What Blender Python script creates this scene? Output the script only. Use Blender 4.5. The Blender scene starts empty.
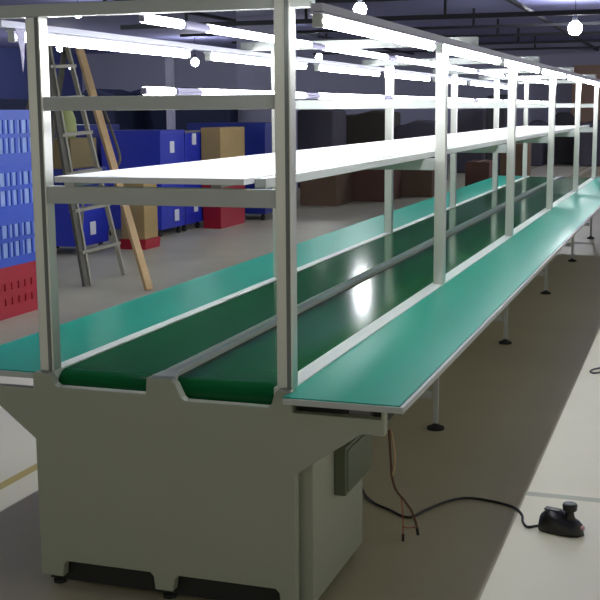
import bpy, bmesh, math, random
from mathutils import Vector, Matrix
random.seed(7)
scene = bpy.context.scene
COL = scene.collection

# ------------------------------------------------------------------ camera
FPX, PITCH, YAW, ROLL = 1155.5, 0.1632, 0.3286, -0.0069
CAM = Vector((2.0551, -3.3688, 1.6249))
F = Vector((-math.sin(YAW)*math.cos(PITCH), math.cos(YAW)*math.cos(PITCH), -math.sin(PITCH)))
R0 = Vector((math.cos(YAW), math.sin(YAW), 0))
U0 = R0.cross(F)
RR = math.cos(ROLL)*R0 + math.sin(ROLL)*U0
UU = -math.sin(ROLL)*R0 + math.cos(ROLL)*U0
cd = bpy.data.cameras.new('camera')
cam = bpy.data.objects.new('camera', cd); COL.objects.link(cam)
cam.matrix_world = Matrix(((RR.x, UU.x, -F.x, CAM.x), (RR.y, UU.y, -F.y, CAM.y), (RR.z, UU.z, -F.z, CAM.z), (0, 0, 0, 1)))
cd.sensor_width = 36; cd.sensor_fit = 'HORIZONTAL'; cd.lens = FPX/600*36
cd.clip_start = 0.05; cd.clip_end = 200
scene.camera = cam

def at(u, v, axis, c):
    """point of the place seen at photo position u, v on the plane axis = c"""
    d = F + RR*((u-300)/FPX) + UU*((300-v)/FPX)
    i = 'xyz'.index(axis)
    return CAM + d*((c-CAM[i])/d[i])

# ------------------------------------------------------------------ materials
def lin(c):
    return tuple(((x/255)/12.92 if x/255 <= .04045 else ((x/255+.055)/1.055)**2.4) for x in c)
MATS = {}
def mat(name, rgb, rough=.5, metal=0., spec=.5, noise=.06, scale=6., bump=0., coat=0.):
    if name in MATS: return MATS[name]
    m = bpy.data.materials.new(name); m.use_nodes = True
    nt = m.node_tree; b = nt.nodes['Principled BSDF']
    c = lin(rgb)
    tc = nt.nodes.new('ShaderNodeTexCoord'); n = nt.nodes.new('ShaderNodeTexNoise')
    n.inputs['Scale'].default_value = scale; n.inputs['Detail'].default_value = 4
    nt.links.new(tc.outputs['Object'], n.inputs['Vector'])
    mx = nt.nodes.new('ShaderNodeMix'); mx.data_type = 'RGBA'
    mx.inputs[6].default_value = (*[x*(1-noise) for x in c], 1); mx.inputs[7].default_value = (*[min(1, x*(1+noise)) for x in c], 1)
    nt.links.new(n.outputs['Fac'], mx.inputs[0]); nt.links.new(mx.outputs[2], b.inputs['Base Color'])
    b.inputs['Roughness'].default_value = rough; b.inputs['Metallic'].default_value = metal
    b.inputs['Specular IOR Level'].default_value = spec
    b.inputs['Coat Weight'].default_value = coat
    if bump:
        bp = nt.nodes.new('ShaderNodeBump'); bp.inputs['Strength'].default_value = bump
        nt.links.new(n.outputs['Fac'], bp.inputs['Height']); nt.links.new(bp.outputs['Normal'], b.inputs['Normal'])
    MATS[name] = m
    return m
def glow(name, rgb, s):
    m = bpy.data.materials.new(name); m.use_nodes = True
    nt = m.node_tree; nt.nodes.clear()
    o = nt.nodes.new('ShaderNodeOutputMaterial'); e = nt.nodes.new('ShaderNodeEmission')
    e.inputs['Color'].default_value = (*rgb, 1); e.inputs['Strength'].default_value = s
    nt.links.new(e.outputs[0], o.inputs[0]); return m

PAINT = mat('white_painted_steel', (192, 196, 190), .42, 0, .5, .03)
CAB = mat('cabinet_paint', (168, 172, 152), .5, 0, .4, .04, 3)
ALU = mat('aluminium_profile', (232, 236, 226), .6, 0, .5, .03)
GROOVE = mat('profile_groove', (120, 124, 120), .6)
TEAL = mat('teal_rubber_mat', (18, 160, 132), .36, 0, .35, .04, 4)
BELT = mat('dark_green_conveyor_belt', (18, 92, 48), .13, 0, .07, .05, 3)
SHELFM = mat('white_laminate', (238, 240, 240), .35, 0, .4, .01)
BLACK = mat('black_plastic', (22, 20, 20), .35)
RUBBER = mat('dark_rubber', (35, 35, 33), .7)
DGREY = mat('dark_grey_green_enamel', (92, 100, 76), .5)
BLUEC = mat('blue_crate_plastic', (58, 90, 200), .4)
SLOTB = mat('pale_blue_slot_light', (165, 190, 250), .6, 0, .3, .25, 14)
REDC = mat('red_crate_plastic', (165, 28, 48), .45)
SLOTR = mat('red_slot_light', (200, 70, 90), .6, 0, .3, .3, 14)
BLUEB = mat('blue_bin_plastic', (26, 48, 180), .45, 0, .5, .05)
NAVYB = mat('navy_bin_plastic', (16, 40, 130), .45, 0, .5, .05)
REDB = mat('red_bin_plastic', (170, 20, 45), .45)
WHITEP = mat('white_paper_label', (225, 228, 235), .7)
CARD = mat('tan_cardboard', (176, 152, 104), .85, 0, .2, .08)
CARDD = mat('brown_cardboard', (112, 92, 74), .85, 0, .2, .15)
CARDR = mat('reddish_brown_cardboard', (100, 74, 64), .85, 0, .2, .15)
WOOD = mat('pale_wood', (196, 166, 120), .6, 0, .3, .15, 20)
LADG = mat('ladder_grey_steel', (150, 148, 132), .5, .2)
LADD = mat('ladder_dark_steel', (92, 90, 80), .55, .2)
GREENB = mat('pale_green_sack', (170, 180, 120), .8)
TARP = mat('dark_navy_tarpaulin', (40, 48, 78), .6, 0, .3, .2, 3)
TARPG = mat('dark_grey_tarpaulin', (92, 90, 100), .7, 0, .3, .2, 3)
WIRER = mat('red_wire', (190, 80, 60), .5)
WIREC = mat('cream_wire', (200, 170, 130), .5)
PIPE = mat('dark_grey_steel', (40, 42, 50), .6)
LILAC = mat('pale_lilac_diffuser', (150, 145, 172), .5)
LHOUSE = mat('lamp_housing_enamel', (196, 196, 208), .5)
POSTM = mat('satin_aluminium', (222, 222, 214), .38, .75, .5, .02)
PINK = mat('pink_cap', (230, 170, 175), .4)
TUBE = glow('fluorescent_tube_glow', (.93, .96, 1.0), 46)
TUBES = glow('led_tube_glow', (.93, .96, 1.0), 18)
BULB = glow('bulb_glow', (.95, .97, 1.0), 150)

# ------------------------------------------------------------------ mesh helpers
class MB:
    def __init__(s): s.bm = bmesh.new()
    def box(s, x0, x1, y0, y1, z0, z1):
        vs = [s.bm.verts.new((x, y, z)) for x in (x0, x1) for y in (y0, y1) for z in (z0, z1)]
        for f in ((0, 1, 3, 2), (4, 6, 7, 5), (0, 4, 5, 1), (2, 3, 7, 6), (0, 2, 6, 4), (1, 5, 7, 3)):
            s.bm.faces.new([vs[i] for i in f])
        return s
    def prism(s, pts, axis, a, b):
        """pts 2-d outline; extruded along axis from a to b"""
        def P(p, c):
            return (p[0], c, p[1]) if axis == 'y' else ((c, p[0], p[1]) if axis == 'x' else (p[0], p[1], c))
        lo = [s.bm.verts.new(P(p, a)) for p in pts]; hi = [s.bm.verts.new(P(p, b)) for p in pts]
        n = len(pts)
        s.bm.faces.new(lo); s.bm.faces.new(hi[::-1])
        for i in range(n): s.bm.faces.new((lo[i], hi[i], hi[(i+1) % n], lo[(i+1) % n]))
        return s
    def rod(s, p, q, r, n=12, r2=None, square=False, w=None):
        p, q = Vector(p), Vector(q); d = (q-p).normalized()
        a = d.orthogonal().normalized() if abs(d.z) < .99 else Vector((1, 0, 0))
        if abs(d.z) < .99: a = d.cross(Vector((0, 0, 1))).normalized()
        b = d.cross(a)
        r2 = r if r2 is None else r2
        if square:
            offs = [(-r, -w), (r, -w), (r, w), (-r, w)]
            lo = [s.bm.verts.new(p+a*i+b*j) for i, j in offs]; hi = [s.bm.verts.new(q+a*i+b*j) for i, j in offs]; n = 4
        else:
            lo = [s.bm.verts.new(p+(a*math.cos(t)+b*math.sin(t))*r) for t in [2*math.pi*k/n for k in range(n)]]
            hi = [s.bm.verts.new(q+(a*math.cos(t)+b*math.sin(t))*r2) for t in [2*math.pi*k/n for k in range(n)]]
        s.bm.faces.new(lo[::-1]); s.bm.faces.new(hi)
        for i in range(n): s.bm.faces.new((lo[i], lo[(i+1) % n], hi[(i+1) % n], hi[i]))
        return s
    def lathe(s, c, prof, n=20):
        c = Vector(c); rings = []
        for r, z in prof:
            rings.append([s.bm.verts.new(c+Vector((r*math.cos(t), r*math.sin(t), z))) for t in [2*math.pi*k/n for k in range(n)]])
        for a, b in zip(rings, rings[1:]):
            for i in range(n): s.bm.faces.new((a[i], a[(i+1) % n], b[(i+1) % n], b[i]))
        s.bm.faces.new(rings[0][::-1]); s.bm.faces.new(rings[-1]); return s
    def path(s, pts, r, n=8, sub=5):
        P = [Vector(p) for p in pts]
        out = []
        for i in range(len(P)-1):
            p0, p1, p2, p3 = P[max(i-1, 0)], P[i], P[i+1], P[min(i+2, len(P)-1)]
            for k in range(sub):
                t = k/sub
                out.append(.5*((2*p1)+(p2-p0)*t+(2*p0-5*p1+4*p2-p3)*t*t+(3*p1-p0-3*p2+p3)*t**3))
        out.append(P[-1]); rings = []
        for i, p in enumerate(out):
            d = (out[min(i+1, len(out)-1)]-out[max(i-1, 0)]).normalized()
            up = Vector((0, 0, 1)) if abs(d.z) < .9 else Vector((0, 1, 0))
            a = d.cross(up).normalized(); b = d.cross(a)
            rings.append([s.bm.verts.new(p+(a*math.cos(t)+b*math.sin(t))*r) for t in [2*math.pi*k/n for k in range(n)]])
        for a, b in zip(rings, rings[1:]):
            for i in range(n): s.bm.faces.new((a[i], a[(i+1) % n], b[(i+1) % n], b[i]))
        s.bm.faces.new(rings[0][::-1]); s.bm.faces.new(rings[-1]); return s
    def build(s, name, m, parent=None, bevel=0, smooth=False):
        bmesh.ops.recalc_face_normals(s.bm, faces=s.bm.faces)
        me = bpy.data.meshes.new(name); s.bm.to_mesh(me); s.bm.free()
        if smooth:
            for p in me.polygons: p.use_smooth = True
        me.materials.append(m)
        o = bpy.data.objects.new(name, me); COL.objects.link(o)
        if parent is not None:
            o.parent = parent
            o.matrix_parent_inverse = Matrix.Translation(parent.location).inverted() if parent.type == 'EMPTY' else Matrix()
        if bevel:
            b = o.modifiers.new('bevel', 'BEVEL'); b.width = bevel; b.segments = 2; b.limit_method = 'ANGLE'
        return o

def tag(o, label, cat, group=None):
    o['label'] = label; o['category'] = cat
    if group: o['group'] = group
    return o
def thing(name, label, cat, loc=(0, 0, 0), group=None):
    o = bpy.data.objects.new(name, None); COL.objects.link(o); o.location = loc
    o.empty_display_size = .1
    return tag(o, label, cat, group)
def struct(o): o['kind'] = 'structure'; return o
def copy_tree(o, parent=None):
    c = o.copy(); COL.objects.link(c)
    if parent is not None:
        c.parent = parent; c.matrix_parent_inverse = o.matrix_parent_inverse.copy()
    for ch in list(o.children): copy_tree(ch, c)
    return c

# ------------------------------------------------------------------ the hall
XL, XR, YN, YF, ZC = -20.0, 6.0, -7.0, 36.0, 3.75
fm = bpy.data.materials.new('painted_concrete_floor'); fm.use_nodes = True
nt = fm.node_tree; bs = nt.nodes['Principled BSDF']; L = nt.links
def N(t, **k):
    n = nt.nodes.new(t)
    for a, b in k.items(): setattr(n, a, b)
    return n
geo = N('ShaderNodeTexCoord'); sep = N('ShaderNodeSeparateXYZ'); L.new(geo.outputs['Object'], sep.inputs[0])
def band(sock, lo, hi):
    a = N('ShaderNodeMath', operation='GREATER_THAN'); a.inputs[1].default_value = lo; L.new(sock, a.inputs[0])
    b = N('ShaderNodeMath', operation='LESS_THAN'); b.inputs[1].default_value = hi; L.new(sock, b.inputs[0])
    c = N('ShaderNodeMath', operation='MULTIPLY'); L.new(a.outputs[0], c.inputs[0]); L.new(b.outputs[0], c.inputs[1]); return c.outputs[0]
def mixc(fac, a, rgb):
    m = N('ShaderNodeMix', data_type='RGBA'); L.new(fac, m.inputs[0])
    if isinstance(a, tuple): m.inputs[6].default_value = (*lin(a), 1)
    else: L.new(a, m.inputs[6])
    if isinstance(rgb, tuple): m.inputs[7].default_value = (*lin(rgb), 1)
    else: L.new(rgb, m.inputs[7])
    return m.outputs[2]
nz = N('ShaderNodeTexNoise'); nz.inputs['Scale'].default_value = .9; nz.inputs['Detail'].default_value = 5; L.new(geo.outputs['Object'], nz.inputs['Vector'])
nz2 = N('ShaderNodeTexNoise'); nz2.inputs['Scale'].default_value = 2.2; nz2.inputs['Detail'].default_value = 3; L.new(geo.outputs['Object'], nz2.inputs['Vector'])
big = mixc(nz.outputs['Fac'], (232, 224, 192), (246, 240, 212))
fine = mixc(nz2.outputs['Fac'], (228, 224, 194), (248, 240, 214))
half = N('ShaderNodeValue'); half.outputs[0].default_value = .5
X, Y = sep.outputs[0], sep.outputs[1]
lightf = mixc(half.outputs[0], big, fine)
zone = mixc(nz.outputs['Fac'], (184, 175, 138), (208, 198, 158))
greyer = mixc(nz2.outputs['Fac'], (186, 182, 150), (210, 206, 176))  # slightly greyer floor tone at the far left
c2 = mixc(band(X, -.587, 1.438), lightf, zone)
c3 = mixc(band(X, -60, -2.1), c2, greyer)
jm = N('ShaderNodeMath', operation='MULTIPLY'); L.new(band(X, 1.438, 6.0), jm.inputs[0]); L.new(band(Y, 1.40, 1.455), jm.inputs[1])
c4 = mixc(jm.outputs[0], c3, (188, 188, 160))
c5 = mixc(band(X, -.80, -.745), c4, (196, 176, 96))
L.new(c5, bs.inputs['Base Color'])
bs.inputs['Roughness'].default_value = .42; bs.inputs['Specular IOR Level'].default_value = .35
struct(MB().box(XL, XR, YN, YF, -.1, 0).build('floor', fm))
WALLM = mat('grey_violet_wall', (172, 172, 196), .8, 0, .2, .08, .4)
WALLB = mat('dark_blue_wall', (96, 106, 170), .8, 0, .2, .25, .25)
CEIL = mat('dark_violet_ceiling', (140, 142, 188), .8, 0, .2, .12, .3)
BRW = mat('brown_wall', (150, 125, 110), .8, 0, .2, .1)
struct(MB().box(XL, XR, YN, YF, ZC, ZC+.1).build('ceiling', CEIL))
struct(MB().box(XL, XR, YF, YF+.15, 0, ZC).build('wall_far', WALLM))
struct(MB().box(XL-.15, XL, YN, YF, 0, ZC).build('wall_left', WALLB))
struct(MB().box(XR, XR+.15, 8, YF, 0, ZC).build('wall_right', WALLM))
pa = at(237, 60, 'y', 19); pb = at(292, 60, 'y', 19)
struct(MB().box(pa.x, pb.x, 19, 19.3, 0, ZC).build('wall_partition', WALLM))
pa = at(574, 60, 'y', 35); pb = at(640, 60, 'y', 35)
struct(MB().box(pa.x, pb.x, 34.6, 35.9, 0, 2.95).build('wall_store', BRW))
p = at(170.5, 100, 'y', 16)
struct(MB().box(p.x-.06, p.x+.06, 15.94, 16.06, 0, 2.55).build('trim_1', mat('pale_column_paint', (205, 205, 228), .6)))
for i, (y, z, h) in enumerate(((15.5, 3.42, .10), (19.0, 3.36, .09), (22.0, 3.36, .06), (25.2, 3.36, .06), (28.6, 3.36, .06), (32, 3.36, .06))):
    b = MB().box(-9.5, XR-.02, y-.04, y+.04, z-h/2, z+h/2)
    for x in (-8, -5.4, -2.6, .4, 3.4): b.box(x-.025, x+.025, y-.025, y+.025, z+h/2, ZC-.002)
    struct(b.build('trim_%d' % (i+2), PIPE))
# lengthwise cable trays under the ceiling
for i, x in enumerate((-7.2, -1.1)):
    struct(MB().box(x-.04, x+.04, 10, YF-.1, 3.44, 3.50).build('trim_%d' % (i+8), PIPE))

# ceiling bulbs (socket + globe, hung on a cord)
def bulb(u, v, y, r, label):
    p = at(u, v, 'y', y)
    t = thing('hanging_bulb', label, 'light bulb', p, 'bulbs hanging from the hall ceiling')
    MB().lathe(p, [(r*.3, -r), (r*.8, -r*.7), (r, -r*.1), (r*.9, r*.4), (r*.45, r*.9)]).build('globe', BULB, t, smooth=True)
    MB().lathe(p+Vector((0, 0, r*.9)), [(r*.4, 0), (r*.4, r*.6), (r*.2, r*.9)]).build('socket', PIPE, t)
    MB().rod(p+Vector((0, 0, r*1.7)), (p.x, p.y, ZC), .008, 6).build('cord', PIPE, t)
bulb(360, 9, 11.2, .085, 'large glowing bulb above the gap between the two nearest right posts')
bulb(575, 28, 20.6, .14, 'large round glowing bulb alone under the dark beams at far right')
bulb(78, 14, 16.6, .07, 'small glowing bulb just under the near top crossbeam beside left post')
bulb(60, 48, 25.6, .10, 'glowing bulb hanging below the first left tube lamp near its post')
bulb(71, 68, 29.6, .055, 'tiniest glowing bulb seen between the ladder rails')
bulb(195, 62, 28.6, .12, 'glowing bulb in the gap between first and second left tube lamps')
bulb(319, 57, 24.6, .085, 'glowing bulb seen just right of the near right post')
def fill_bulb(x, y, label):  # extra bulbs added out of view to brighten the hall
    global at
    keep = at; at = lambda *a: Vector((x, y, 3.2)); bulb(0, 0, y, .15, label); at = keep
for x, y, l in ((3.2, 22.0, 'added unseen bulb far down the right aisle of the hall'),
                (3.0, 30.0, 'added unseen bulb at the far end of the right aisle'),
                (-10.0, 5.0, 'added unseen bulb over the floor left of the crates'),
                (-11.5, 10.0, 'added unseen bulb over the floor left of the navy bins'),
                (-15.0, 16.0, 'added unseen bulb near the left wall beyond the navy bins'),
                (-18.3, 24.0, 'added unseen bulb near the left wall at the far end')):
    fill_bulb(x, y, l)

# ------------------------------------------------------------------ the assembly line
S = 2.303; T = .75; XRP = .863; NB = 6; YE = 11.85
line = thing('assembly_line', 'long white steel assembly line with twin green belts, side tables and overhead frame', 'assembly line')

outline = [(-.03, .04), (.055, .04), (.06, .085), (.072, .098), (.388, .098), (.40, .085), (.405, .04), (.47, .04), (.478, .085), (.492, .098),
           (.835, .098), (.848, .085), (.852, .04), (.905, .04), (.905, .486), (1.12, .638), (1.195, .638), (1.195, .727), (1.184, .727), (1.184, .689),
           (.896, .689), (.894, .757), (.848, .757), (.838, .748), (.828, .712), (.815, .700), (.530, .700), (.518, .708), (.497, .752), (.482, .768),
           (.398, .768), (.394, .764), (.390, .712), (.062, .712), (.050, .72), (.038, .744), (.026, .757), (-.026, .757), (-.03, .75), (-.03, .70),
           (-.318, .70), (-.318, .727), (-.330, .727), (-.330, .638), (-.175, .638), (-.03, .525)]
ep = MB().prism(outline, 'y', -.055, -.018).build('end_panel', CAB, line, bevel=.003)
for x in (.015, .437, .878):
    MB().lathe((x, -.01, 0), [(.022, 0), (.022, .012), (.008, .016), (.008, .05)], 14).build('foot', RUBBER, ep)
cb = MB().box(-.03, .948, .0, .58, .035, .66).build('cabinet_body', CAB, line, bevel=.004)
for x in (.03, .90):
    MB().lathe((x, .54, 0), [(.022, 0), (.022, .012), (.008, .016), (.008, .055)], 14).build('foot', RUBBER, cb)
MB().box(-.02, .90, -.012, -.003, .012, .095).build('shade_plate', RUBBER, cb)  # dark plate standing in for the deep shade under the cabinet
# block seen in the bracket slot, plus dark fill standing in for its shade
MB().box(1.06, 1.13, .02, .10, .66, .715).build('junction_block', mat('grey_terminal', (150, 145, 150), .6), cb)
MB().box(.90, 1.04, .0, .5, .66, .722).box(1.14, 1.18, .02, .5, .66, .722).build('slot_shade', RUBBER, cb)

# belt bed, side channels, rails
MB().box(0.045, .400, .13, YE-.1, .60, .632).box(.462, .818, .13, YE-.1, .60, .632).build('belt_bed', PAINT, line)
MB().box(-.018, .030, -.017, YE, .62, .757).build('side_rail', ALU, line, bevel=.002)
MB().box(.822, .884, -.017, YE, .62, .757).build('side_rail', ALU, line, bevel=.002)
dv = MB().prism([(.404, .60), (.458, .60), (.458, .768), (.448, .768), (.443, .763), (.419, .763), (.414, .768), (.404, .768)], 'y', .02, YE).build('centre_divider', ALU, line)
MB().prism([(.397, -.0178), (.482, -.0178), (.458, .06), (.404, .06)], 'z', .62, .7685).build('divider_end_cap', ALU, dv)
def belt(x0, x1):
    yc, zc, r = .052, .698, .055
    pts = []
    for k in range(17):
        a = math.pi/2+math.pi*k/16
        pts.append((yc+r*math.cos(a), zc+r*math.sin(a)))
    y2 = YE-.12
    for k in range(17):
        a = -math.pi/2+math.pi*k/16
        pts.append((y2+r*math.cos(a), zc+r*math.sin(a)))
    o = MB().prism(pts, 'x', x0, x1).build('conveyor_belt', BELT, line)
    for p in o.data.polygons:
        if abs(p.normal.x) < .5 : p.use_smooth = True
    md = o.modifiers.new('edge', 'EDGE_SPLIT'); md.split_angle = math.radians(40)
belt(.034, .402); belt(.460, .819)

# side tables
def table(x0, x1, y0):
    b = MB().box(x0, x1, y0, YE+.1, .728, .7475).build('table_board', SHELFM if False else PAINT, line, bevel=.002)
    inn = .012
    MB().box(x0+(inn if x0 < 0 else 0), x1-(inn if x0 > 0 else 0), y0+.006, YE+.09, .7475, .7515).build('table_mat', TEAL, b)
table(.884, 1.266, -.11); table(-.42, -.018, -.03)
for k in range(NB):
    y = k*S
    if k:
        for x0, x1 in ((.886, 1.20), (-.34, -.02)):
            MB().prism([(x0, .728), (x1, .728), (x1, .712), (x0, .67)] if x0 > 0 else [(x0, .728), (x1, .728), (x1, .67), (x0, .712)], 'y', y-.012, y+.012).build('table_bracket', PAINT, line)
        for x in (0, XRP-.01):
            lg = MB().box(x-.013, x+.013, y-.013, y+.013, .03, .62).build('support_leg', PAINT, line, bevel=.002)
            MB().lathe((x, y, 0), [(.045, 0), (.045, .012), (.02, .022), (.01, .04)], 16).build('levelling_foot', RUBBER, lg)
        MB().box(.02, XRP-.03, y-.015, y+.015, .16, .20).build('leg_brace', PAINT, line)
MB().box(-.2, .884+.2, YE-.03, YE, .60, .70).build('end_crosspiece', PAINT, line)

# posts and crossbeams
def post(x, y, z1):
    po = MB().box(x-.026, x+.026, y-.026, y+.026, .757, z1).build('post', POSTM, line, bevel=.003)
    if y == 0 and x > 0: MB().box(x+.008, x+.021, y-.0275, y-.026, .76, z1-.002).build('post_slot', GROOVE, po)
for k in range(NB):
    y = k*S
    post(.008, y, 1.926); post(XRP, y, 1.970 if k == 0 else 1.926)
    MB().box(-.185, .955 if k == 0 else 1.035, y-.022, y+.022, 1.926, 1.966).build('top_crossbeam', PAINT, line, bevel=.002)
    MB().box(.023, XRP-.023, y-.02, y+.02, 1.627, 1.672).build('middle_crossbeam', PAINT, line, bevel=.002)
    MB().box(.023, XRP-.023, y-.02, y+.02, 1.325, 1.382).build('lower_crossbeam', PAINT, line, bevel=.002)
YT = 5*S+.05
for x in (-.16, 1.01):
    MB().box(x-.018, x+.018, -.14 if x > 0 else .03, YT, 1.903, 1.9255).build('lamp_rail', LHOUSE, line)
MB().box(.10, .135, -.02, YT, 1.3822, 1.396).box(.60, .635, .03, YT, 1.3822, 1.396).build('shelf_runner', PAINT, line)
MB().box(.748, .786, .03, YT, 1.3822, 1.412).build('shelf_runner', PAINT, line, bevel=.002)
# the long shelf
sh = MB().box(.078, .742, -.045, 10.7, 1.3965, 1.416).build('shelf_board', SHELFM, None, bevel=.001)
tag(sh, 'long bright white shelf board lying along the overhead frame of the assembly line', 'shelf')

# ------------------------------------------------------------------ lamps
ORD = ['first', 'second', 'third', 'fourth', 'fifth', 'sixth', 'seventh', 'eighth', 'ninth']
def batten(x, y0, ln, zt, r, m, house):
    t = thing('tube_lamp', '', 'lamp', (x, y0+ln/2, zt))
    if house == 'no' and ln > 1:
        MB().rod((x, y0, zt), (x, y0+.2, zt), r*.95, 12).build('connector', LILAC, t)
        MB().rod((x, y0+.2, zt), (x, y0+ln, zt), r, 16).build('tube', m, t)
        return t
    MB().rod((x, y0+.012, zt), (x, y0+ln-.012, zt), r, 16).build('tube', m, t, smooth=False)
    if house == 'up':
        MB().prism([(x-.022, zt+.0245), (x+.022, zt+.0245), (x+.022, zt+.018), (x-.022, zt+.018)], 'y', y0, y0+ln).build('housing', LHOUSE, t)
        for yy in (y0, y0+ln-.028):
            MB().box(x-.014, x+.014, yy, yy+.028, zt-.018, zt+.0188).build('end_socket', PAINT, t, bevel=.004)
    else:
        for yy in (y0, y0+ln-.03):
            MB().box(x-.010, x+.010, yy, yy+.03, zt-.011, zt+.010).build('end_socket', LILAC, t, bevel=.002)
    return t
def row(x, zt, r, m, house, starts, ln, text, group):
    first = batten(x, starts[0], ln, zt, r, m, house)
    for i, y in enumerate(starts):
        t = first if i == 0 else copy_tree(first)
        t.location.y = y+ln/2
        t['label'] = ORD[i] + text; t['group'] = group
row(-.16, 1.876, .015, TUBE, 'up', [.11+1.68*k for k in range(7)], 1.46,
    ' bright tube lamp from the near end on the left-hand overhead rail', 'tube lamps along the left overhead rail')
row(1.01, 1.876, .015, TUBE, 'up', [-.14+1.67*k for k in range(7)], 1.55,
    ' bright tube lamp from the near end on the right-hand overhead rail', 'tube lamps along the right overhead rail')
UPS = [.29+1.36*k for k in range(8)]
row(.40, 1.9105, .015, TUBES, 'no', UPS, 1.345, ' full-length thin tube from the near end under the top crossbeams, centre rail', 'thin tubes on the upper centre rail')
LOS = [.21+1.36*k for k in range(8)]
row(.40, 1.687, .0135, TUBES, 'no', LOS, 1.345, ' full-length thin tube from the near end on the middle crossbeams, centre rail', 'thin tubes on the lower centre rail')
t = batten(.40, -.03, .31, 1.9105, .015, TUBES, 'no'); t['label'] = 'short thin tube lamp hanging at the near end of the top centre rail'
t = batten(.40, -.03, .23, 1.687, .0135, TUBES, 'no'); t['label'] = 'short thin tube lamp lying on the nearest middle crossbeam'

# hanging plastic strip at the end of the left lamps
p = at(21, 40, 'x', -.125); q = at(20, 72, 'x', -.125)
b = MB(); b.prism([(p.y-.03, 1.90), (p.y+.03, 1.90), (p.y+.018, q.z+.05), (p.y+.006, q.z), (p.y-.004, q.z+.07)], 'x', -.128, -.1255)
tag(b.build('plastic_strip', LILAC), 'narrow pointed pale lilac strip hanging beside the left post top', 'plastic strip')

# ------------------------------------------------------------------ control box, cable, wires, pedal
cbx = thing('control_box', 'dark grey-green switch box fixed on the side of the end cabinet', 'control box', (.985, .45, .30))
MB().box(.9485, .99, .22, .55, .335, .505).build('box_body', DGREY, cbx, bevel=.004)
MB().box(.99, .994, .235, .535, .348, .492).build('cover', DGREY, cbx, bevel=.002)
MB().rod((.97, .55, .475), (.97, .60, .48), .014, 10).build('cable_gland', BLACK, cbx)
wire = MB()
wire.path([(.97, .60, .48), (.99, .68, .475), (1.0, .74, .48)], .006)
wire.build('wire_stub', BLACK, cbx)

g = lambda u, v, z=.006: at(u, v, 'z', z)
pts = [g(356, 470), g(364, 493), g(374, 503), g(390, 510), g(402, 516), g(412, 517), g(424, 511), g(440, 504), g(452, 500), g(465, 498), g(480, 499), g(500, 503), g(515, 508), g(522, 515), g(523, 522), g(528, 527), g(541, 525, .02)]
tag(MB().path(pts, .0055).build('power_cable', BLACK), 'thin black cable snaking over the floor from the end cabinet to the pedal', 'cable')
def hang(u, v): return at(u, v, 'y', .72)
h = thing('hanging_wires', 'loose orange, cream and black wires dangling beside the end cabinet', 'wires', hang(391, 446))
MB().path([hang(389, 430), hang(390, 448), hang(391, 462), hang(392, 476), hang(396, 490), hang(404, 500), hang(411, 510), hang(415, 520), hang(417, 528)], .005).build('brown_wire', mat('brown_wire', (105, 72, 52), .5), h)
MB().path([hang(391, 430), hang(394, 448), hang(395, 458), hang(394, 468), hang(392, 476)], .004).build('cream_wire', WIREC, h)
MB().path([hang(400, 494), hang(402, 505), hang(403, 520), hang(403, 534)], .002).build('red_wire', WIRER, h)
MB().path([hang(403, 527), hang(409, 528), hang(415, 527)], .002).build('red_wire', WIRER, h)
MB().rod(hang(417, 528), hang(418, 535), .006, 8).build('wire_tip', BLACK, h)
MB().rod(hang(403, 534), hang(403, 541), .005, 8).build('wire_tip', BLACK, h)

pc = at(560, 533, 'z', 0)
ped = thing('foot_pedal', 'black rounded foot pedal with round knob on the pale floor', 'pedal', (pc.x, pc.y, 0))
a0 = at(538, 527, 'z', 0.0); a1 = at(584, 536, 'z', 0.0)
dx = Vector((a1.x-a0.x, a1.y-a0.y, 0)); Lp = dx.length; dx.normalize(); dy = Vector((-dx.y, dx.x, 0))
b = MB()
def P2(s, t, z): return a0+dx*s+dy*t+Vector((0, 0, z))
secs = []
n = 13
for i in range(n):
    f = i/(n-1); s = f*Lp
    w = .052*min(1, (1-(abs(2*f-1))**3.2))**.5+.002
    hgt = 1.22*(.060+.012*math.sin(math.pi*min(1, f*1.6)) - .022*max(0, f-.5)*2)*(min(1, (1-abs(2*f-1)**5))**.5*.9+.1)
    ring = [b.bm.verts.new(P2(s, t*w, z*hgt)) for t, z in ((-1, .05), (-1.0, .35), (-.88, .7), (-.6, .93), (-.2, 1), (.2, 1), (.6, .93), (.88, .7), (1.0, .35), (1, .05))]
    secs.append(ring)
for r1, r2 in zip(secs, secs[1:]):
    for i in range(10): b.bm.faces.new((r1[i], r1[(i+1) % 10], r2[(i+1) % 10], r2[i]))
b.bm.faces.new(secs[0]); b.bm.faces.new(secs[-1][::-1])
b.build('pedal_body', BLACK, ped, smooth=True)
kp = P2(Lp*.68, .0, .058)
MB().lathe(kp, [(.024, 0), (.018, .015), (.016, .028), (.027, .036), (.029, .055), (.025, .062)], 20).build('knob', BLACK, ped)
MB().lathe(kp, [(.021, .0622), (.021, .0635)], 20).build('knob_cap', mat('grey_knob_cap', (95, 100, 98), .4), ped)
tp = P2(Lp*.32, -.005, .0862)
MB().rod(tp-dx*.03, tp+dx*.03, .016, 4, square=True, w=.002).build('grip_patch', mat('worn_grey_plate', (80, 74, 74), .5), ped)
q = P2(Lp*.985, -.01, .035)
MB().rod(q-dx*.006, q+dx*.006, .007, 10).build('side_plug', PINK, ped)
cpts = [g(612, 367), g(600, 368), g(593, 369.5), g(590.5, 371.5), g(594, 373), g(602, 372), g(612, 371)]
tag(MB().path(cpts, .006).build('cable_end', mat('grey_cable', (90, 88, 82), .5), ), 'small loop of grey cable lying on the pale floor strip at the right', 'cable')

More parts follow.
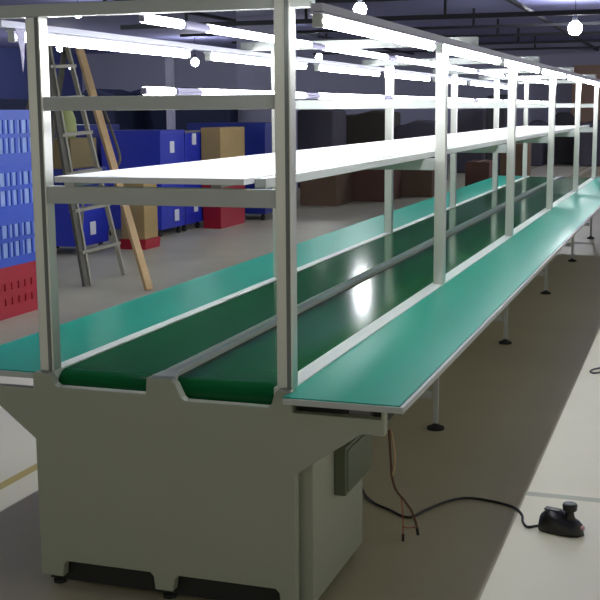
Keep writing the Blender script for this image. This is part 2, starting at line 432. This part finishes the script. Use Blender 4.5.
# ------------------------------------------------------------------ stacked crates (left)
def crate(z0, m, ml, label, red=False):
    x0, x1, y0, y1, H = -3.60, -3.07, 4.25, 5.02, .4095
    t = thing('plastic_crate', label, 'crate', ((x0+x1)/2, (y0+y1)/2, z0), 'crates stacked at the left')
    b = MB()
    b.box(x0+.016, x1-.016, y0+.016, y1-.016, z0+.001, z0+.03)
    for za, zb in (((.0, .07), (.19, .225), (.33, H)) if not red else ((0, .1), (.16, .22), (.28, H))):
        b.box(x1-.015, x1, y0, y1, z0+za, z0+zb); b.box(x0, x0+.015, y0, y1, z0+za, z0+zb)
        b.box(x0, x1, y0, y0+.015, z0+za, z0+zb); b.box(x0, x1, y1-.015, y1, z0+za, z0+zb)
    b.box(x0-.01, x1+.003, y0-.003, y0+.005, z0+H-.04, z0+H); b.box(x0-.01, x1+.003, y1-.005, y1+.003, z0+H-.04, z0+H)
    b.box(x1-.002, x1+.003, y0, y1, z0+H-.04, z0+H); b.box(x0-.012, x0+.002, y0, y1, z0+H-.04, z0+H)
    k = 0; y = y0
    while y < y1-.01:
        w = (.022, .04, .018, .026)[k % 4] if not red else .075
        b.box(x1-.014, x1-.002, y, min(y+w, y1), z0, z0+H); b.box(x0+.002, x0+.014, y, min(y+w, y1), z0, z0+H)
        y += w+((.065, .045, .08, .05)[k % 4] if not red else .022); k += 1
    x = x0
    while x < x1:
        b.box(x, min(x+.03, x1), y0+.002, y0+.014, z0, z0+H); b.box(x, min(x+.03, x1), y1-.014, y1-.002, z0, z0+H); x += .075
    b.build('crate_shell', m, t)
    MB().box(x0+.03, x1-.017, y0+.03, y1-.03, z0+.032, z0+H-.03).build('slot_light', ml, t)  # paler block put in for light seen through the slots
crate(0.0, REDC, SLOTR, 'red slotted plastic crate at the bottom of the left stack', True)
crate(.41, BLUEC, SLOTB, 'blue slotted plastic crate resting directly on the red crate')
crate(.82, BLUEC, SLOTB, 'middle one of the three blue slotted crates in the left stack')
crate(1.23, BLUEC, SLOTB, 'topmost blue slotted plastic crate of the left stack')

# ------------------------------------------------------------------ ladder and leaning board
A = at(87, 287, 'z', 0); B = at(124, 276, 'z', 0); A.z = B.z = 0.01
At = at(45, 42, 'y', 6.25); Bt = at(66, 42, 'y', 6.75)
lad = thing('step_ladder', 'grey folding step ladder standing behind the near left post', 'ladder', ((A.x+B.x)/2, (A.y+B.y)/2, 0))
for p, q in ((A, At), (B, Bt)):
    sr = MB().rod(p, q, .040 if p is A else .030, square=True, w=.018).build('side_rail', LADD if p is A else LADG, lad)
    if p is A: MB().rod(p+Vector((.02, .03, 0)), q+Vector((.02, .03, 0)), .012, square=True, w=.020).build('rail_edge', LADG, sr)
C0 = Vector((At.x-.62, A.y-.15, .01)); C1 = Vector((Bt.x-.62, B.y+.1, .01))
for p, q in ((C0, At), (C1, Bt)):
    MB().rod(p, q, .026, square=True, w=.014).build('rear_leg', LADD, lad)
for i, f in enumerate((.14, .31, .46, .62, .77, .90)):
    a = A.lerp(At, f); c = B.lerp(Bt, f)
    e = (c-a).normalized()*.03
    MB().rod(a-e, c+e, .035, square=True, w=.015).build('tread', LADG, lad)
MB().rod(At, Bt, .075, square=True, w=.012).build('top_cap', LADD, lad)
a = A.lerp(At, .14); c = B.lerp(Bt, .31)
MB().rod(A.lerp(At, .15), A.lerp(At, .31)+(c-a)*.35, .012, square=True, w=.006).build('brace', LADG, lad)
W0 = at(149, 291, 'z', 0); W0.z = .012; W1 = at(77, 40, 'y', 6.55)
tag(MB().rod(W0, W1, .035, square=True, w=.02).build('wooden_plank', WOOD), 'long pale wooden plank leaning to the left against the step ladder', 'plank')
r0 = at(106, 112, 'y', 6.5); r1 = at(121, 166, 'y', 6.45); 
tag(MB().path([at(104, 110, 'y', 6.48), at(107, 118, 'y', 6.42), at(115, 140, 'y', 6.4), at(120, 158, 'y', 6.4), at(117, 166, 'y', 6.42)], .014).build('rope', LADD), 'short dark strap hanging off the wooden plank', 'strap')

# ------------------------------------------------------------------ bins and cartons against the back of the aisle
def bin_(x0, x1, y0, y1, z0, z1, m, label, lab=None, wheels=True, lid=False, cat='bin', tape=False):
    nm = 'storage_bin' if cat == 'bin' else 'cardboard_box'
    t = thing(nm, label, cat, ((x0+x1)/2, (y0+y1)/2, z0))
    zb = z0+.10 if wheels else z0
    b = MB()
    if cat == 'bin':
        b.prism([(x0+.015, zb), (x1-.015, zb), (x1-.004, z1-.05), (x1, z1-.05), (x1, z1), (x0, z1), (x0, z1-.05), (x0+.004, z1-.05)], 'y', y0, y1)
    else: b.box(x0, x1, y0, y1, zb, z1)
    b.build('bin_body' if cat == 'bin' else 'box_body', m, t, bevel=.006)
    if tape:
        MB().box((x0+x1)/2-.03, (x0+x1)/2+.03, y0-.001, y1+.001, z1-.0, z1+.002).build('tape', mat('brown_tape', (140, 112, 70), .4), t)
    if wheels:
        for x in (x0+.08, x1-.08):
            for y in (y0+.08, y1-.08):
                w = MB(); w.rod((x-.018, y, z0+.04), (x+.018, y, z0+.04), .04, 14); w.box(x-.02, x+.02, y-.02, y+.02, z0+.06, zb); w.build('caster', RUBBER, t)
    if lid: MB().box(x0-.01, x1+.01, y0-.01, y1+.01, z1, z1+.025).build('lid', mat('grey_lid', (120, 118, 120), .5), t)
    if lab:
        y, z, w, hh = lab
        MB().box(x1-.004, x1+.003, y-w/2, y+w/2, z-hh/2, z+hh/2).build('paper_label', WHITEP, t)
xf = -4.42
ya = at(187, 234, 'x', xf).y; yb = at(205, 230, 'x', xf).y
y0 = at(163, 238, 'x', xf).y
def lab(u, v, x=xf, w=.13, h=.15):
    p = at(u, v, 'x', x); return (p.y, p.z, w, h)
bin_(xf-.86, xf, y0, ya-.01, 0, .69, BLUEB, 'lower blue bin with white label, on casters, beneath a blue bin left of cardboard', lab(177, 215))
bin_(xf-.86, xf, y0, ya-.01, .69, 1.375, BLUEB, 'upper large blue bin with white label, nearest of the upper bins', lab(172, 147), wheels=False)
bin_(xf-.86, xf, ya+.01, yb, 0, .69, BLUEB, 'lower blue bin with tilted white label right beside the red bin', lab(196, 206), lid=False)
bin_(xf-.86, xf, ya+.01, yb, .69, 1.33, BLUEB, 'upper blue bin under a grey lid, left of the brown carton', lab(194, 139), wheels=False, lid=True)
x1 = -4.12; yc = at(222, 231, 'x', x1).y; yd = at(246, 229, 'x', x1).y
bin_(x1-.29, x1, yc, yd, 0, .60, REDB, 'dark red bin on the floor to the right of the blue bins', lab(240, 205, x1, .05, .05), wheels=False)
bin_(x1-.29, x1, yc, yd, .60, 1.39, CARD, 'tall tan cardboard carton standing on the red bin', None, wheels=False, cat='box', tape=True)
x2 = at(278, 130, 'y', yd+.9).x
bin_(x2-1.25, x2, yd+.35, yd+1.2, 0, .70, NAVYB, 'lower navy blue bin on casters behind the near right post', None)
bin_(x2-1.25, x2, yd+.35, yd+1.2, .70, 1.44, NAVYB, 'upper navy blue bin right of the tan carton', None, wheels=False)
xz = -4.50; yz0 = at(82, 255, 'x', xz).y; yz1 = at(110, 249, 'x', xz).y
bin_(xz-.75, xz, yz0, yz1, 0, .62, BLUEB, 'blue bin with white label seen through the ladder', lab(93, 228, xz), wheels=True)
bin_(xz-.75, xz, yz0, yz1, .62, .98, NAVYB, 'shallow navy bin stacked behind the ladder', None, wheels=False)
bin_(xz-.60, xz-.12, yz0+.05, yz1-.02, .98, 1.32, mat('old_olive_cardboard', (130, 116, 80), .9), 'small tan carton on the navy bin behind the ladder', None, wheels=False, cat='box')
tag(MB().lathe((xz-.3, yz0+.28, 1.32), [(.10, 0), (.12, .08), (.11, .22), (.07, .33), (.09, .40)], 14).build('cloth_sack', GREENB, smooth=True), 'pale green sack on the carton behind the ladder', 'sack')
bin_(-4.40, -4.05, yz1+.05, yz1+.45, 0, .12, REDB, 'flat red tray under the leaning cardboard by the blue bins', None, wheels=False)
bin_(-4.38, -4.07, yz1+.07, yz1+.43, .12, .80, CARD, 'upright tan carton standing on the flat red tray beside the ladder', None, wheels=False, cat='box')
# more bins further left, behind the near left post
bin_(-7.0, -5.7, 10.6, 11.5, 0, .72, NAVYB, 'lower navy bin behind the ladder at the far left', None)
bin_(-7.0, -5.7, 10.6, 11.5, .72, 1.44, NAVYB, 'upper navy bin behind the ladder at the far left', None, wheels=False)

# brown carton stacks beyond the line
def carton(u0, u1, y, d, z0, z1, m, label):
    p, q = at(u0, 180, 'y', y), at(u1, 180, 'y', y)
    bin_(p.x, q.x, y, y+d, z0, z1, m, label, None, wheels=False, cat='box', tape=True)
carton(300, 336, 15.4, 1.0, 0, .62, CARDD, 'dark brown carton low beside the near right post')
carton(338, 386, 16.5, 1.1, 0, .66, CARDR, 'reddish brown carton on the floor left of the second left post')
carton(390, 432, 17.8, 1.1, 0, .60, CARDD, 'brown carton on the floor just right of the second left post')
carton(465, 489, 18.6, 1.0, 0, .62, CARDR, 'reddish brown carton on the floor past the end of the left posts')
carton(500, 524, 20.6, 1.0, 0, .9, CARDD, 'dark carton near the last left post')

# tall covered stacks (dark silhouettes)
def covered(u0, u1, y, d, zs, m, label):
    p, q = at(u0, 100, 'y', y), at(u1, 100, 'y', y)
    n = len(zs); pts = [(p.x, 0)]+[(p.x+(q.x-p.x)*i/(n-1), z) for i, z in enumerate(zs)]+[(q.x, 0)]
    o = MB().prism(pts, 'y', y, y+d).build('covered_stack', m, bevel=.05)
    tag(o, label, 'covered stack', 'tarpaulin-covered stacks at the back')
covered(-40, 62, 17.5, 1.2, (1.7, 1.9, 1.85, 1.9, 1.8), TARP, 'dark tarpaulin-covered stack furthest left behind the crates')
covered(64, 116, 17.2, 1.2, (1.75, 1.92, 2.05, 2.06, 2.0, 1.95), TARP, 'dark covered stack with rounded top left of the pale column')
covered(119, 228, 18.5, 1.2, (1.95, 2.08, 2.05, 2.1, 2.05, 2.02), TARP, 'wide dark covered stack behind the upper blue bins')
covered(296, 333, 19.6, 1.0, (1.6, 1.7, 1.66, 1.6), TARPG, 'dark grey covered stack just right of the near right post')
covered(339, 390, 21.2, 1.0, (1.5, 1.52, 1.6, 1.55), mat('olive_tarpaulin', (84, 80, 70), .8), 'olive covered stack seen left of the second left post')
covered(394, 440, 21.5, 1.0, (1.25, 1.3, 1.38, 1.35, 1.3), TARPG, 'dark covered stack behind the second right post')
covered(452, 484, 26, 1.0, (1.55, 1.6, 1.62, 1.6), TARPG, 'grey covered stack between second and third right posts')
covered(486, 507, 24, 1.0, (1.9, 1.95, 1.95, 1.9), mat('black_tarpaulin', (58, 58, 62), .7), 'narrow black covered stack beside the third right post')
covered(518, 544, 30, 1.0, (1.1, 1.15, 1.3, 1.2), TARPG, 'low dark covered stack beyond the third right post')
covered(545, 580, 31, 1.0, (1.1, 1.35, 1.5, 1.5, 1.35, 1.2), mat('black_tarpaulin', (58, 58, 62), .7), 'humped black covered stack by the fourth right post')
covered(581, 640, 30, 1.0, (1.2, 1.3, 1.28, 1.2), TARPG, 'dark covered stack at the right edge of the hall')

# ------------------------------------------------------------------ daylight through the open side behind the camera
w = bpy.data.worlds.new('world'); scene.world = w; w.use_nodes = True
bg = w.node_tree.nodes['Background']
bg.inputs['Color'].default_value = (.96, .96, .84, 1); bg.inputs['Strength'].default_value = .42

scene.view_settings.view_transform = 'Standard'; scene.view_settings.look = 'None'
scene.view_settings.gamma = 1; scene.view_settings.exposure = 0.1
scene.view_settings.use_curve_mapping = False
